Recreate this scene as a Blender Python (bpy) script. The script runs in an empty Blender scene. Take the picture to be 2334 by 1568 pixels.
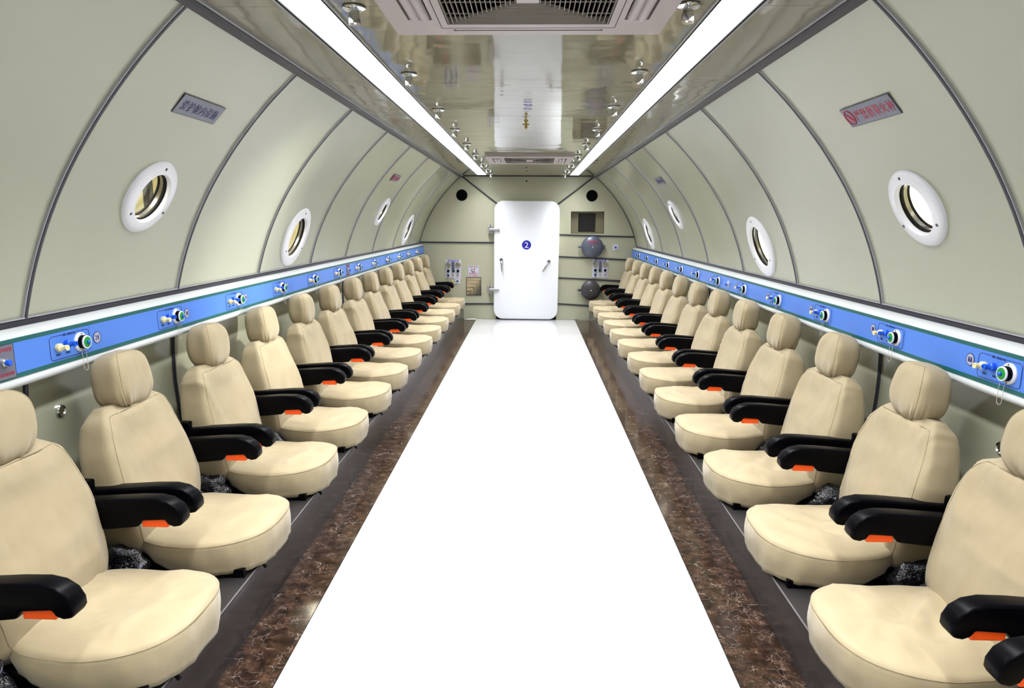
import bpy, bmesh, math, random
from mathutils import Vector, Matrix, noise, geometry
random.seed(7)
PI = math.pi
S = bpy.context.scene
COL = S.collection

# ------------------------------------------------------------------ camera, world, exposure
def cam_axes(pit, yaw, roll):
    fwd = Vector((-math.sin(yaw) * math.cos(pit), math.cos(yaw) * math.cos(pit), -math.sin(pit)))
    right = Vector((math.cos(yaw), math.sin(yaw), 0))
    up = right.cross(fwd)
    return right * math.cos(roll) + up * math.sin(roll), up * math.cos(roll) - right * math.sin(roll), fwd
F_PX = 1540.9
cr, cu, cf = cam_axes(0.179851, 0.025671, 0.005338)
cam_data = bpy.data.cameras.new('camera')
cam_data.sensor_fit = 'HORIZONTAL'
cam_data.sensor_width = 36
cam_data.lens = F_PX / 2334 * 36
cam_data.clip_start = 0.02
cam = bpy.data.objects.new('camera', cam_data)
COL.objects.link(cam)
cam.matrix_world = Matrix(((cr.x, cu.x, -cf.x, 0.0355), (cr.y, cu.y, -cf.y, 0), (cr.z, cu.z, -cf.z, 1.328), (0, 0, 0, 1)))
S.camera = cam
world = bpy.data.worlds.new('world')
S.world = world
world.use_nodes = True
world.node_tree.nodes['Background'].inputs[0].default_value = (0.9, 0.95, 1, 1)
world.node_tree.nodes['Background'].inputs[1].default_value = 0.05
S.view_settings.view_transform = 'Standard'
S.view_settings.look = 'None'
S.view_settings.gamma = 1
S.view_settings.use_curve_mapping = False
S.view_settings.exposure = 1.2
STRIP = 4.0            # radiance of the two opal strips themselves
STRIP_W = 58.0         # watts of each strip's tubes behind the opal, thrown downwards

# ------------------------------------------------------------------ materials
MATS = {}
def lin(r, g, b):
    f = lambda c: (c / 255 / 12.92) if c / 255 <= 0.04045 else ((c / 255 + 0.055) / 1.055) ** 2.4
    return (f(r), f(g), f(b), 1)
def mat(name, col, rough=0.5, metal=0.0, spec=0.5, **k):
    m = bpy.data.materials.new(name)
    m.use_nodes = True
    b = m.node_tree.nodes['Principled BSDF']
    b.inputs['Base Color'].default_value = col if len(col) == 4 else (*col, 1)
    b.inputs['Roughness'].default_value = rough
    b.inputs['Metallic'].default_value = metal
    b.inputs['Specular IOR Level'].default_value = spec
    if 'emit' in k:
        b.inputs['Emission Color'].default_value = (*k['ecol'], 1)
        b.inputs['Emission Strength'].default_value = k['emit']
    MATS[name] = m
    return m
def nodes(m):
    return m.node_tree.nodes, m.node_tree.links, m.node_tree.nodes['Principled BSDF']
def coords(m, which='Object', scale=(1, 1, 1)):
    n, l, b = nodes(m)
    tc = n.new('ShaderNodeTexCoord'); mp = n.new('ShaderNodeMapping')
    mp.inputs['Scale'].default_value = scale
    l.new(tc.outputs[which], mp.inputs['Vector'])
    return mp.outputs['Vector']
def add_noise(m, vec, scale, detail=3, rough=0.5):
    n, l, b = nodes(m)
    t = n.new('ShaderNodeTexNoise')
    t.inputs['Scale'].default_value = scale; t.inputs['Detail'].default_value = detail
    t.inputs['Roughness'].default_value = rough
    l.new(vec, t.inputs['Vector'])
    return t
def add_bump(m, height, strength, dist):
    n, l, b = nodes(m)
    bp = n.new('ShaderNodeBump')
    bp.inputs['Strength'].default_value = strength; bp.inputs['Distance'].default_value = dist
    l.new(height, bp.inputs['Height'])
    for i in b.inputs:
        if i.name == 'Normal' and i.is_linked:
            l.new(i.links[0].from_socket, bp.inputs['Normal'])
    l.new(bp.outputs['Normal'], b.inputs['Normal'])
    return bp
def ramp(m, fac, stops):
    n, l, b = nodes(m)
    r = n.new('ShaderNodeValToRGB')
    e = r.color_ramp.elements
    e[0].position, e[0].color = stops[0]; e[1].position, e[1].color = stops[-1]
    for p, c in stops[1:-1]:
        x = e.new(p); x.color = c
    l.new(fac, r.inputs['Fac'])
    return r
def mix(m, fac, a, b_):
    n, l, b = nodes(m)
    x = n.new('ShaderNodeMix'); x.data_type = 'RGBA'
    l.new(fac, x.inputs['Factor'])
    for s, v in ((x.inputs[6], a), (x.inputs[7], b_)):
        if isinstance(v, tuple): s.default_value = v
        else: l.new(v, s)
    return x.outputs[2]

cream = mat('cream_panel', (0.40, 0.405, 0.315), 0.16, spec=0.5)
v = coords(cream)
t = add_noise(cream, v, 2.2, 2)
cream.node_tree.links.new(mix(cream, t.outputs['Fac'], (0.375, 0.38, 0.287, 1), (0.345, 0.347, 0.26, 1)), nodes(cream)[2].inputs['Base Color'])
add_bump(cream, add_noise(cream, v, 3.0, 1).outputs['Fac'], 0.12, 0.02)

ceil_m = mat('polished_ceiling', (0.50, 0.48, 0.35), 0.05, spec=0.6)
v = coords(ceil_m, 'Object', (1.2, 2.2, 1))
t = add_noise(ceil_m, v, 1.5, 2)
ceil_m.node_tree.links.new(mix(ceil_m, t.outputs['Fac'], (0.255, 0.24, 0.172, 1), (0.215, 0.20, 0.14, 1)), nodes(ceil_m)[2].inputs['Base Color'])
add_bump(ceil_m, add_noise(ceil_m, v, 2.5, 1.5).outputs['Fac'], 0.22, 0.01)

end_m = mat('cream_end_wall', (0.40, 0.40, 0.295), 0.35, spec=0.4)
recess_m = mat('shaded_recess', (0.17, 0.155, 0.095), 0.5)  # shade inside the end-wall recess is put into this darker colour
white_m = mat('white_paint', (0.80, 0.81, 0.88), 0.3)
door_m = mat('white_door_enamel', (0.78, 0.80, 0.86), 0.3)
rail_m = mat('white_rail', (0.66, 0.69, 0.72), 0.25)
trim_m = mat('grey_trim', lin(52, 52, 62), 0.35, spec=0.4)
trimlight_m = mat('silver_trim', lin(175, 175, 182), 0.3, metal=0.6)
blue_m = mat('blue_panel', lin(78, 128, 220), 0.3)
green_m = mat('green_stripe', lin(20, 92, 92), 0.35)
ink_m = mat('navy_ink', lin(22, 34, 92), 0.4)
inkred_m = mat('red_ink', lin(170, 40, 70), 0.4)
black_m = mat('black_plastic', (0.0010, 0.0010, 0.002), 0.34, spec=0.07)
blackmat_m = mat('black_matte', lin(10, 10, 12), 0.7, spec=0.2)
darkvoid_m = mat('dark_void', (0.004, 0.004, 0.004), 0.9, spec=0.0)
orange_m = mat('orange_button', lin(255, 88, 10), 0.4)
yellow_m = mat('ivory_plastic', lin(250, 236, 178), 0.4)
bluep_m = mat('blue_plastic', lin(20, 92, 222), 0.3)
greenp_m = mat('green_plastic', lin(22, 140, 48), 0.35)
chrome_m = mat('chrome', (0.75, 0.76, 0.78), 0.12, metal=1)
steel_m = mat('brushed_steel', (0.42, 0.41, 0.38), 0.3, metal=1)
mirror_m = mat('mirror_steel', (0.42, 0.40, 0.36), 0.04, metal=1)
brass_m = mat('brass', (0.62, 0.45, 0.12), 0.3, metal=1)
plaque_m = mat('anodised_plaque', lin(112, 114, 130), 0.4, metal=0.2)
plate_m = mat('light_grey_plate', lin(186, 190, 206), 0.4)
ac_m = mat('cassette_plastic', lin(178, 168, 170), 0.45)
acdark_m = mat('cassette_shadow', lin(52, 44, 42), 0.6)
dome_m = mat('grey_hammered', lin(88, 94, 112), 0.35, metal=0.35)
dome2_m = mat('dark_grey_hammered', lin(62, 60, 64), 0.4, metal=0.3)
badge_m = mat('badge_grey', lin(168, 170, 196), 0.4)
doorblue_m = mat('door_badge_blue', lin(16, 20, 160), 0.35)
wire_m = mat('clear_tube', lin(196, 190, 176), 0.2)
screw_m = mat('screw_grey', lin(90, 92, 98), 0.35, metal=0.8)
gauge_m = mat('gauge_face', lin(208, 214, 226), 0.3)
hall_m = mat('hall_wall', lin(250, 244, 212), 0.8)
joint_m = mat('joint_dark', lin(120, 118, 100), 0.7)

strip_m = mat('strip_diffuser', (0.9, 0.9, 0.9), 0.5, emit=STRIP, ecol=(0.97, 0.985, 1.0))

# fabric of the seat covers
fab = mat('beige_cover', (0.64, 0.55, 0.375), 0.6, spec=0.3)
v = coords(fab)
t = add_noise(fab, v, 9, 3)
fab.node_tree.links.new(mix(fab, t.outputs['Fac'], (0.40, 0.327, 0.203, 1), (0.315, 0.252, 0.147, 1)), nodes(fab)[2].inputs['Base Color'])
nodes(fab)[2].inputs['Sheen Weight'].default_value = 0.25
n_, l_, b_ = nodes(fab)
wv = n_.new('ShaderNodeTexNoise'); wv.inputs['Scale'].default_value = 420; wv.inputs['Detail'].default_value = 1
l_.new(coords(fab, 'Object', (1, 2.2, 1)), wv.inputs['Vector'])
add_bump(fab, wv.outputs['Fac'], 0.18, 0.002)
add_bump(fab, add_noise(fab, coords(fab, 'Object', (1, 1, 0.7)), 7, 2, 0.5).outputs['Fac'], 0.55, 0.03)
seam_m = mat('cover_seam', (0.30, 0.24, 0.15), 0.7, spec=0.2)

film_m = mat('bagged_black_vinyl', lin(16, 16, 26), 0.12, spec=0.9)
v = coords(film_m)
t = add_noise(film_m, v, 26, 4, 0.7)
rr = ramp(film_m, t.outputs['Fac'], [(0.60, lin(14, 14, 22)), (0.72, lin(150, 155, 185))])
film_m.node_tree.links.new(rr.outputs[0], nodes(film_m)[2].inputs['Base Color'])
add_bump(film_m, t.outputs['Fac'], 0.8, 0.02)

# polished stone
def marble(name):
    m = mat(name, (0.1, 0.05, 0.03), 0.12, spec=0.5)
    n, l, b = nodes(m)
    vec = coords(m, 'Object')
    warp = add_noise(m, vec, 9, 5)
    def warped(k):
        add = n.new('ShaderNodeMixRGB'); add.blend_type = 'ADD'; add.inputs['Fac'].default_value = k
        l.new(vec, add.inputs[1]); l.new(warp.outputs['Color'], add.inputs[2])
        return add.outputs[0]
    base = add_noise(m, vec, 24, 8, 0.72)
    c = ramp(m, base.outputs['Fac'], [(0.34, lin(8, 5, 4)), (0.46, lin(34, 22, 16)), (0.56, lin(54, 37, 27)), (0.72, lin(86, 63, 49))]).outputs[0]
    for sc, w, k, lo, hi in ((13, 0.014, 0.22, 0.47, 0.62), (30, 0.026, 0.14, 0.52, 0.66), (60, 0.05, 0.08, 0.56, 0.70)):
        vo = n.new('ShaderNodeTexVoronoi'); vo.feature = 'DISTANCE_TO_EDGE'; vo.inputs['Scale'].default_value = sc
        l.new(warped(k), vo.inputs['Vector'])
        r2 = ramp(m, vo.outputs['Distance'], [(0.0, (1, 1, 1, 1)), (w, (0, 0, 0, 1))])
        msk = add_noise(m, vec, 5 + sc * 0.35, 4)
        r3 = ramp(m, msk.outputs['Fac'], [(lo, (0, 0, 0, 1)), (hi, (0.42, 0.42, 0.42, 1))])
        mul = n.new('ShaderNodeMath'); mul.operation = 'MULTIPLY'
        l.new(r2.outputs[0], mul.inputs[0]); l.new(r3.outputs[0], mul.inputs[1])
        c = mix(m, mul.outputs[0], c, lin(190, 172, 160))
    l.new(c, b.inputs['Base Color'])
    return m
marble_m = marble('brown_marble')
whitest_m = mat('white_stone', (0.47, 0.47, 0.48), 0.09, spec=0.5)
riser_m = mat('filmed_dark_sheet', lin(60, 54, 56), 0.20, spec=0.6)
v = coords(riser_m)
t = add_noise(riser_m, v, 6, 4)
riser_m.node_tree.links.new(mix(riser_m, t.outputs['Fac'], lin(32, 28, 28), lin(50, 44, 44)), nodes(riser_m)[2].inputs['Base Color'])
add_bump(riser_m, add_noise(riser_m, coords(riser_m, 'Object', (1, 0.35, 1)), 5, 2).outputs['Fac'], 0.5, 0.02)
plat_m = mat('dark_platform', lin(40, 38, 38), 0.4)
nosing_m = mat('nosing_metal', lin(84, 80, 80), 0.5)

glass_m = bpy.data.materials.new('clear_glass'); glass_m.use_nodes = True
nt = glass_m.node_tree; nt.nodes.clear()
o_ = nt.nodes.new('ShaderNodeOutputMaterial'); mx = nt.nodes.new('ShaderNodeMixShader')
fr = nt.nodes.new('ShaderNodeFresnel')
ge = nt.nodes.new('ShaderNodeNewGeometry'); io = nt.nodes.new('ShaderNodeMix')      # same reflectance on both faces of the pane
io.inputs[2].default_value = 1.45; io.inputs[3].default_value = 1 / 1.45
nt.links.new(ge.outputs['Backfacing'], io.inputs[0]); nt.links.new(io.outputs[0], fr.inputs['IOR'])
tr = nt.nodes.new('ShaderNodeBsdfTransparent'); tr.inputs[0].default_value = (0.97, 0.96, 0.9, 1)
gl = nt.nodes.new('ShaderNodeBsdfGlossy'); gl.inputs['Roughness'].default_value = 0.03
nt.links.new(fr.outputs[0], mx.inputs[0]); nt.links.new(tr.outputs[0], mx.inputs[1]); nt.links.new(gl.outputs[0], mx.inputs[2])
nt.links.new(mx.outputs[0], o_.inputs[0])

# ------------------------------------------------------------------ mesh helpers
class MB:
    def __init__(s): s.v = []; s.f = []
    def add(s, vs, fs, M=None):
        o = len(s.v)
        s.v += [(M @ Vector(p)) if M is not None else Vector(p) for p in vs]
        s.f += [tuple(i + o for i in f) for f in fs]
        return s
    def box(s, x0, x1, y0, y1, z0, z1, M=None):
        return s.add([(x0, y0, z0), (x1, y0, z0), (x1, y1, z0), (x0, y1, z0), (x0, y0, z1), (x1, y0, z1), (x1, y1, z1), (x0, y1, z1)],
                     [(0, 3, 2, 1), (4, 5, 6, 7), (0, 1, 5, 4), (1, 2, 6, 5), (2, 3, 7, 6), (3, 0, 4, 7)], M)
    def lathe(s, prof, n=24, M=None, caps=True):
        vs = []; fs = []
        for r, h in prof:
            for i in range(n):
                a = 2 * PI * i / n
                vs.append((r * math.cos(a), r * math.sin(a), h))
        for k in range(len(prof) - 1):
            for i in range(n):
                j = (i + 1) % n
                fs.append((k * n + i, k * n + j, (k + 1) * n + j, (k + 1) * n + i))
        if caps:
            fs.append(tuple(range(n))[::-1]); fs.append(tuple((len(prof) - 1) * n + i for i in range(n)))
        return s.add(vs, fs, M)
    def tube(s, pts, r, n=8, closed=False, M=None):
        pts = [Vector(p) for p in pts]; vs = []; fs = []; up = Vector((0, 0, 1)); prev = None
        m = len(pts)
        for i, p in enumerate(pts):
            a = pts[(i - 1) % m] if closed or i > 0 else p
            b = pts[(i + 1) % m] if closed or i < m - 1 else p
            d = (b - a).normalized()
            if prev is None:
                u = d.cross(up)
                if u.length < 0.1: u = d.cross(Vector((1, 0, 0)))
                u.normalize()
            else:
                u = (prev - d * prev.dot(d)).normalized()
            prev = u; w = d.cross(u)
            for k in range(n):
                t = 2 * PI * k / n
                vs.append(p + u * r * math.cos(t) + w * r * math.sin(t))
        for i in range(m if closed else m - 1):
            j = (i + 1) % m
            for k in range(n):
                l = (k + 1) % n
                fs.append((i * n + k, i * n + l, j * n + l, j * n + k))
        if not closed:
            fs.append(tuple(range(n))[::-1]); fs.append(tuple((m - 1) * n + k for k in range(n)))
        return s.add(vs, fs, M)
    def prism(s, poly, z0, z1, M=None):
        n = len(poly)
        vs = [(x, y, z0) for x, y in poly] + [(x, y, z1) for x, y in poly]
        fs = [tuple(range(n))[::-1], tuple(range(n, 2 * n))] + [(i, (i + 1) % n, n + (i + 1) % n, n + i) for i in range(n)]
        return s.add(vs, fs, M)
    def mesh(s, name, m, smooth=None, bevel=0, seg=2):
        me = bpy.data.meshes.new(name)
        me.from_pydata(s.v, [], s.f)
        bm = bmesh.new(); bm.from_mesh(me)
        bmesh.ops.recalc_face_normals(bm, faces=bm.faces)
        if bevel:
            ed = [e for e in bm.edges if len(e.link_faces) == 2 and e.calc_face_angle(0) > 0.6]
            bmesh.ops.bevel(bm, geom=ed, offset=bevel, segments=seg, affect='EDGES', profile=0.5, clamp_overlap=True)
        bm.to_mesh(me); bm.free()
        me.materials.append(m)
        if smooth == 'all':
            for p in me.polygons: p.use_smooth = True
        elif smooth:
            for p in me.polygons: p.use_smooth = True
            me.set_sharp_from_angle(angle=math.radians(smooth))
        return me
def link(name, data, parent=None):
    o = bpy.data.objects.new(name, data)
    COL.objects.link(o)
    o.parent = parent
    return o
def part(name, mb, m, parent=None, smooth=None, bevel=0, seg=2, loc=None):
    o = link(name, mb.mesh(name, m, smooth, bevel, seg), parent)
    if loc: o.location = loc
    return o
def tag(o, label, cat, group=None):
    o['label'] = label; o['category'] = cat
    if group: o['group'] = group
    return o
def struct(o):
    o['kind'] = 'structure'
    return o
def empty(name, M=None):
    o = link(name, None)
    o.empty_display_size = 0.1
    if M is not None: o.matrix_world = M
    return o
def frame(o, e1, e2):
    e1 = Vector(e1).normalized(); e2 = Vector(e2); e3 = e1.cross(e2).normalized(); e2 = e3.cross(e1)
    return Matrix(((e1.x, e2.x, e3.x, o[0]), (e1.y, e2.y, e3.y, o[1]), (e1.z, e2.z, e3.z, o[2]), (0, 0, 0, 1)))
def copy_tree(o, parent=None):
    c = o.copy(); COL.objects.link(c); c.parent = parent
    for ch in list(o.children): copy_tree(ch, c)
    return c
TXT = {}
def text_mesh(s, size, m, extrude=0.0004):
    k = (s, size, m.name)
    if k in TXT: return TXT[k]
    cu_ = bpy.data.curves.new('lettering', 'FONT')
    cu_.body = s; cu_.size = size; cu_.align_x = 'CENTER'; cu_.align_y = 'CENTER'; cu_.resolution_u = 2; cu_.extrude = extrude
    ob = bpy.data.objects.new('lettering', cu_); COL.objects.link(ob)
    dg = bpy.context.evaluated_depsgraph_get()
    me = bpy.data.meshes.new_from_object(ob.evaluated_get(dg))
    bpy.data.objects.remove(ob); bpy.data.curves.remove(cu_)
    me.materials.clear(); me.materials.append(m)
    xs = [v.co.x for v in me.vertices]; ys = [v.co.y for v in me.vertices]
    if xs:
        cx, cy = (min(xs) + max(xs)) / 2, (min(ys) + max(ys)) / 2
        for v in me.vertices: v.co.x -= cx; v.co.y -= cy
    TXT[k] = me
    return me
def text(name, s, size, m, parent, x, y, z, sx=1.0, rot=0):
    o = link(name, text_mesh(s, size, m), parent)
    o.location = (x, y, z); o.scale = (sx, 1, 1); o.rotation_euler = (0, 0, rot)
    return o
def rrect(w, h, r, n=6):
    out = []
    for cx, cy, a0 in ((w - r, h - r, 0), (-w + r, h - r, PI / 2), (-w + r, -h + r, PI), (w - r, -h + r, 1.5 * PI)):
        for i in range(n + 1):
            a = a0 + PI / 2 * i / n
            out.append((cx + r * math.cos(a), cy + r * math.sin(a)))
    return out
ORD = ['zeroth', 'first', 'second', 'third', 'fourth', 'fifth', 'sixth', 'seventh', 'eighth', 'ninth', 'tenth', 'eleventh', 'twelfth', 'thirteenth', 'fourteenth']

# ------------------------------------------------------------------ dimensions (metres, floor at z = 0, chamber axis along Y)
ZC, R0, YN, YE, ZCEIL = 0.68, 1.5, -1.3, 9.2, 1.917
def rad(a):
    return R0 + 0.024 * max(0, (math.degrees(a) - 34) / 21.6) ** 2
def cyl(sd, y, a, off=0.0):
    r = rad(a) - off
    return (sd * r * math.cos(a), y, ZC + r * math.sin(a))
A_TOP = math.asin((ZCEIL - ZC) / 1.522)
A_SH = math.radians(13.4)
A_LOW = math.asin((0.165 - ZC) / R0)
PLAT = {-1: 0.180, 1: 0.158}
SHELF_DZ = {-1: 0.0, 1: -0.032}
RIBS = {-1: [YN, -0.70, 0.15, 1.03, 1.937, 2.813, 3.677, 4.563, 5.449, 6.385, 7.34, 8.28, YE],
        1: [YN, -0.74, 0.12, 1.0, 1.879, 2.755, 3.635, 4.554, 5.459, 6.38, 7.33, 8.27, YE]}
LOWRIBS = {-1: [YN, -0.9, 1.953, 2.815, 5.49, 8.16, YE], 1: [YN, 0.1, 2.79, 5.51, 8.2, YE]}
# portholes: y, z of centre, outer radius
PORTS = {-1: [(2.405, 1.408, 0.140), (4.13, 1.228, 0.190), (6.20, 1.405, 0.142), (7.94, 1.224, 0.190)],
         1: [(2.33, 1.380, 0.140), (4.09, 1.190, 0.190), (6.10, 1.392, 0.142), (7.92, 1.195, 0.190)]}

# ------------------------------------------------------------------ floor
floor = struct(part('floor', MB().box(-0.87, 0.87, YN, YE + 0.05, -0.06, -0.012), joint_m))
slab_len = 0.634
seams = [2.228 + slab_len * k for k in range(-6, 12)]
ys = [YN] + [s for s in seams if YN + 0.1 < s < YE - 0.1] + [YE]
tile_cache = {}
for i in range(len(ys) - 1):
    a, b = ys[i] + 0.0008, ys[i + 1] - 0.0008
    for nm, x0, x1, m in (('white_slab', -0.6935, 0.6575, whitest_m), ('marble_tile', -0.864, -0.6955, marble_m), ('marble_tile', 0.6595, 0.856, marble_m)):
        part(nm, MB().box(x0, x1, a, b, -0.012, 0.0), m, floor, bevel=0.0006, seg=1)

# raised platforms that carry the seats
for sd, nm in ((-1, 'left'), (1, 'right')):
    xr = 0.868 if sd < 0 else 0.858
    P = struct(empty('platform_' + nm)); hp = PLAT[sd]
    pl = MB().box(xr, 1.43, YN, YE, 0.12, hp) if sd > 0 else MB().box(-1.43, -xr, YN, YE, 0.12, hp)
    part('deck', pl, plat_m, P)
    ry = [YN + 0.05] + [1.2 + 2.0 * k for k in range(4)] + [YE]
    for a, b in zip(ry[:-1], ry[1:]):
        x0, x1 = (xr - 0.004, xr) if sd > 0 else (-xr, -xr + 0.004)
        part('riser_sheet', MB().box(min(x0, x1), max(x0, x1), a + 0.001, b - 0.001, 0.0, hp - 0.003), riser_m, P)
    part('nosing', MB().tube([(sd * xr, YN, hp), (sd * xr, YE, hp)], 0.0035, 8), nosing_m, P, smooth='all')

# ------------------------------------------------------------------ curved side walls
def wall_panel(sd, y0, y1, a0, a1, hole, parent, m):
    mb = MB()
    if hole is None:
        ny, na = max(2, int((y1 - y0) / 0.2)), max(6, int((a1 - a0) / 0.045))
        vs = [cyl(sd, y0 + (y1 - y0) * i / ny, a0 + (a1 - a0) * j / na) for i in range(ny + 1) for j in range(na + 1)]
        fs = [(i * (na + 1) + j, (i + 1) * (na + 1) + j, (i + 1) * (na + 1) + j + 1, i * (na + 1) + j + 1) for i in range(ny) for j in range(na)]
    else:
        yc, ac, r = hole
        s0, s1, sc = a0 * R0, a1 * R0, ac * R0
        angs = [2 * PI * k / 48 for k in range(48)] + [math.atan2(s - sc, y - yc) % (2 * PI) for y in (y0, y1) for s in (s0, s1)]
        angs = sorted(angs); K = 10; vs = []; fs = []
        for t in angs:
            dx, dy = math.cos(t), math.sin(t)
            ds = []
            if dx > 1e-9: ds.append((y1 - yc) / dx)
            if dx < -1e-9: ds.append((y0 - yc) / dx)
            if dy > 1e-9: ds.append((s1 - sc) / dy)
            if dy < -1e-9: ds.append((s0 - sc) / dy)
            D = min(ds)
            for k in range(K + 1):
                q = r + (D - r) * k / K
                vs.append(cyl(sd, yc + dx * q, (sc + dy * q) / R0))
        n = len(angs)
        for i in range(n):
            j = (i + 1) % n
            for k in range(K):
                fs.append((i * (K + 1) + k, j * (K + 1) + k, j * (K + 1) + k + 1, i * (K + 1) + k + 1))
    mb.add(vs, fs)
    return part('wall_panel', mb, m, parent, smooth='all')
def strip_on_wall(sd, y, a0, a1, w, h, name, m, parent, n=28):
    vs = []; fs = []
    for i in range(n + 1):
        a = a0 + (a1 - a0) * i / n
        for yy, hh in ((y - w, -0.004), (y - w * 0.9, h * 0.7), (y - w * 0.5, h), (y + w * 0.5, h), (y + w * 0.9, h * 0.7), (y + w, -0.004)):
            vs.append(cyl(sd, yy, a, hh))
    for i in range(n):
        for k in range(5):
            fs.append((i * 6 + k, i * 6 + k + 1, i * 6 + k + 7, i * 6 + k + 6))
    fs.append(tuple(range(6))); fs.append(tuple(n * 6 + k for k in range(6)))
    return part(name, MB().add(vs, fs), m, parent, smooth=50)
def long_strip(sd, a, y0, y1, prof, name, m, parent):
    """prof: (angle offset in metres along the wall, height off the wall)"""
    vs = []; n = len(prof)
    for y in (y0, y1):
        for s, h in prof:
            vs.append(cyl(sd, y, a + s / R0, h))
    fs = [(k, k + 1, n + k + 1, n + k) for k in range(n - 1)] + [tuple(range(n)), tuple(range(n, 2 * n))]
    return part(name, MB().add(vs, fs), m, parent)

for sd, nm in ((-1, 'left'), (1, 'right')):
    W = struct(empty('wall_' + nm))
    ash = A_SH + SHELF_DZ[sd] / 1.46
    rb = RIBS[sd]
    for y0, y1 in zip(rb[:-1], rb[1:]):
        hole = None
        for (py, pz, pr) in PORTS[sd]:
            if y0 < py < y1:
                hole = (py, math.asin((pz - ZC) / R0), pr * 0.66)
        wall_panel(sd, y0, y1, ash - 0.03, A_TOP + 0.02, hole, W, cream)
    lb = LOWRIBS[sd]
    for y0, y1 in zip(lb[:-1], lb[1:]):
        wall_panel(sd, y0, y1, A_LOW - 0.02, ash - 0.03, None, W, cream)
    for y in rb[1:-1]:
        strip_on_wall(sd, y, ash, A_TOP - 0.012, 0.0075, 0.010, 'rib_trim', trim_m, W)
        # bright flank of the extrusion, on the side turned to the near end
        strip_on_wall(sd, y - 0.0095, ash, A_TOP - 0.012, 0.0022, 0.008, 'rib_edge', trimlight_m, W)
    for y in lb[1:-1]:
        strip_on_wall(sd, y, A_LOW, ash - 0.06, 0.0075, 0.010, 'rib_trim', trim_m, W, 16)
    long_strip(sd, ash, YN, YE, [(-0.016, -0.003), (-0.014, 0.012), (-0.004, 0.016), (0.010, 0.012), (0.013, -0.003)], 'ledge_trim', trim_m, W)
    long_strip(sd, ash, YN, YE, [(0.013, -0.003), (0.013, 0.010), (0.0165, 0.008), (0.017, -0.003)], 'ledge_edge', trimlight_m, W)
    T = struct(long_strip(sd, A_TOP, YN, YE, [(-0.026, -0.003), (-0.024, 0.012), (-0.004, 0.018), (0.006, 0.016), (0.006, -0.003)], 'trim_1' if sd < 0 else 'trim_2', trim_m, None))
    part('silver_edge', MB().box(*( (-0.868, -0.858) if sd < 0 else (0.858, 0.868)), YN, YE, ZCEIL - 0.010, ZCEIL + 0.001), trimlight_m, T)

# ------------------------------------------------------------------ portholes
def porthole(n, sd, y, z, r, who):
    a = math.asin((z - ZC) / R0)
    o = Vector(cyl(sd, y, a))
    up = Vector((-sd * math.sin(a), 0, math.cos(a)))
    w = struct(empty('window_%d' % n, frame(o, (0, -sd, 0), up)))
    ri = r * 0.645
    ring = [(ri, -0.004), (ri, 0.014), (ri + 0.005, 0.020), (r - 0.016, 0.020), (r - 0.006, 0.016), (r, 0.008), (r, -0.014), (r - 0.02, -0.02)]
    part('ring', MB().lathe(ring + [ring[0]], 64, caps=False), white_m, w, smooth=40)
    rs = ri * 0.985
    part('rubber_gasket', MB().lathe([(rs + 0.004, 0.006), (rs - 0.001, 0.004), (rs - 0.002, -0.008), (rs + 0.008, -0.010)], 48, caps=False), blackmat_m, w, smooth='all')
    part('steel_sleeve', MB().lathe([(rs + 0.004, -0.006), (rs, -0.009), (rs, -0.022), (rs + 0.006, -0.024)], 48, caps=False), steel_m, w, smooth=30)
    part('retaining_ring', MB().lathe([(rs + 0.006, -0.021), (rs - 0.002, -0.023), (rs - 0.002, -0.030), (rs + 0.012, -0.032)], 48, caps=False), blackmat_m, w, smooth=30)
    part('pane', MB().lathe([(rs - 0.001, -0.029), (rs - 0.001, -0.026)], 48), glass_m, w)
    for k in range(3):
        t = PI / 2 + 0.03 + k * 2 * PI / 3
        q = (ri + r) / 2
        part('bolt', MB().lathe([(0.0055, 0.018), (0.0055, 0.0215), (0.003, 0.0225)], 12), screw_m, w, smooth=40, loc=(q * math.cos(t), q * math.sin(t), 0))
    w['label'] = who
n = 0
for sd, side in ((-1, 'blue-lettered plaque'), (1, 'red-lettered plaque')):
    for i, (y, z, r) in enumerate(PORTS[sd]):
        n += 1
        size = 'small' if r < 0.16 else 'large'
        porthole(n, sd, y, z, r, '%s white-ringed porthole, %s from the white door, on the wall with the %s' % (size, ORD[4 - i], side))

# the hall outside, seen only through the portholes
for sd, nm in ((-1, 'hall_left'), (1, 'hall_right')):
    x = sd * 4.2
    w = struct(part('wall_' + nm, MB().box(min(x, x + sd * 0.1), max(x, x + sd * 0.1), -4, 34, -1.5, 4), hall_m))
    L = bpy.data.lights.new('hall_lamp', 'AREA'); L.shape = 'RECTANGLE'; L.size = 30; L.size_y = 0.5; L.energy = 1300 if sd < 0 else 600; L.color = (1, 0.95, 0.80)
    lo = link('hall_lamp', L)
    lo.matrix_world = frame((sd * 2.2, 14, 3.2), (0, 1, 0), (0, 0, 1))
    d = Vector((sd * 2.0, 0, -1.4)).normalized()
    lo.rotation_euler = d.to_track_quat('-Z', 'Y').to_euler()
    lo.rotation_euler = (Matrix(((0, -sd * 0.573, -sd * 0.819, 0), (1, 0, 0, 0), (0, -0.819, 0.573, 0), (0, 0, 0, 1)))).to_euler()
    if sd < 0:
        for yy in (7.2, 7.75):
            p = part('hall_pipe', MB().lathe([(0.05, -1.5), (0.05, 3.6)], 12), screw_m, None, smooth='all', loc=(sd * 4.0, yy, 0))
            tag(p, 'grey vertical pipe in the hall, seen through the porthole nearest the blue-lettered plaque', 'pipe', 'pipes outside the portholes')

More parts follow.
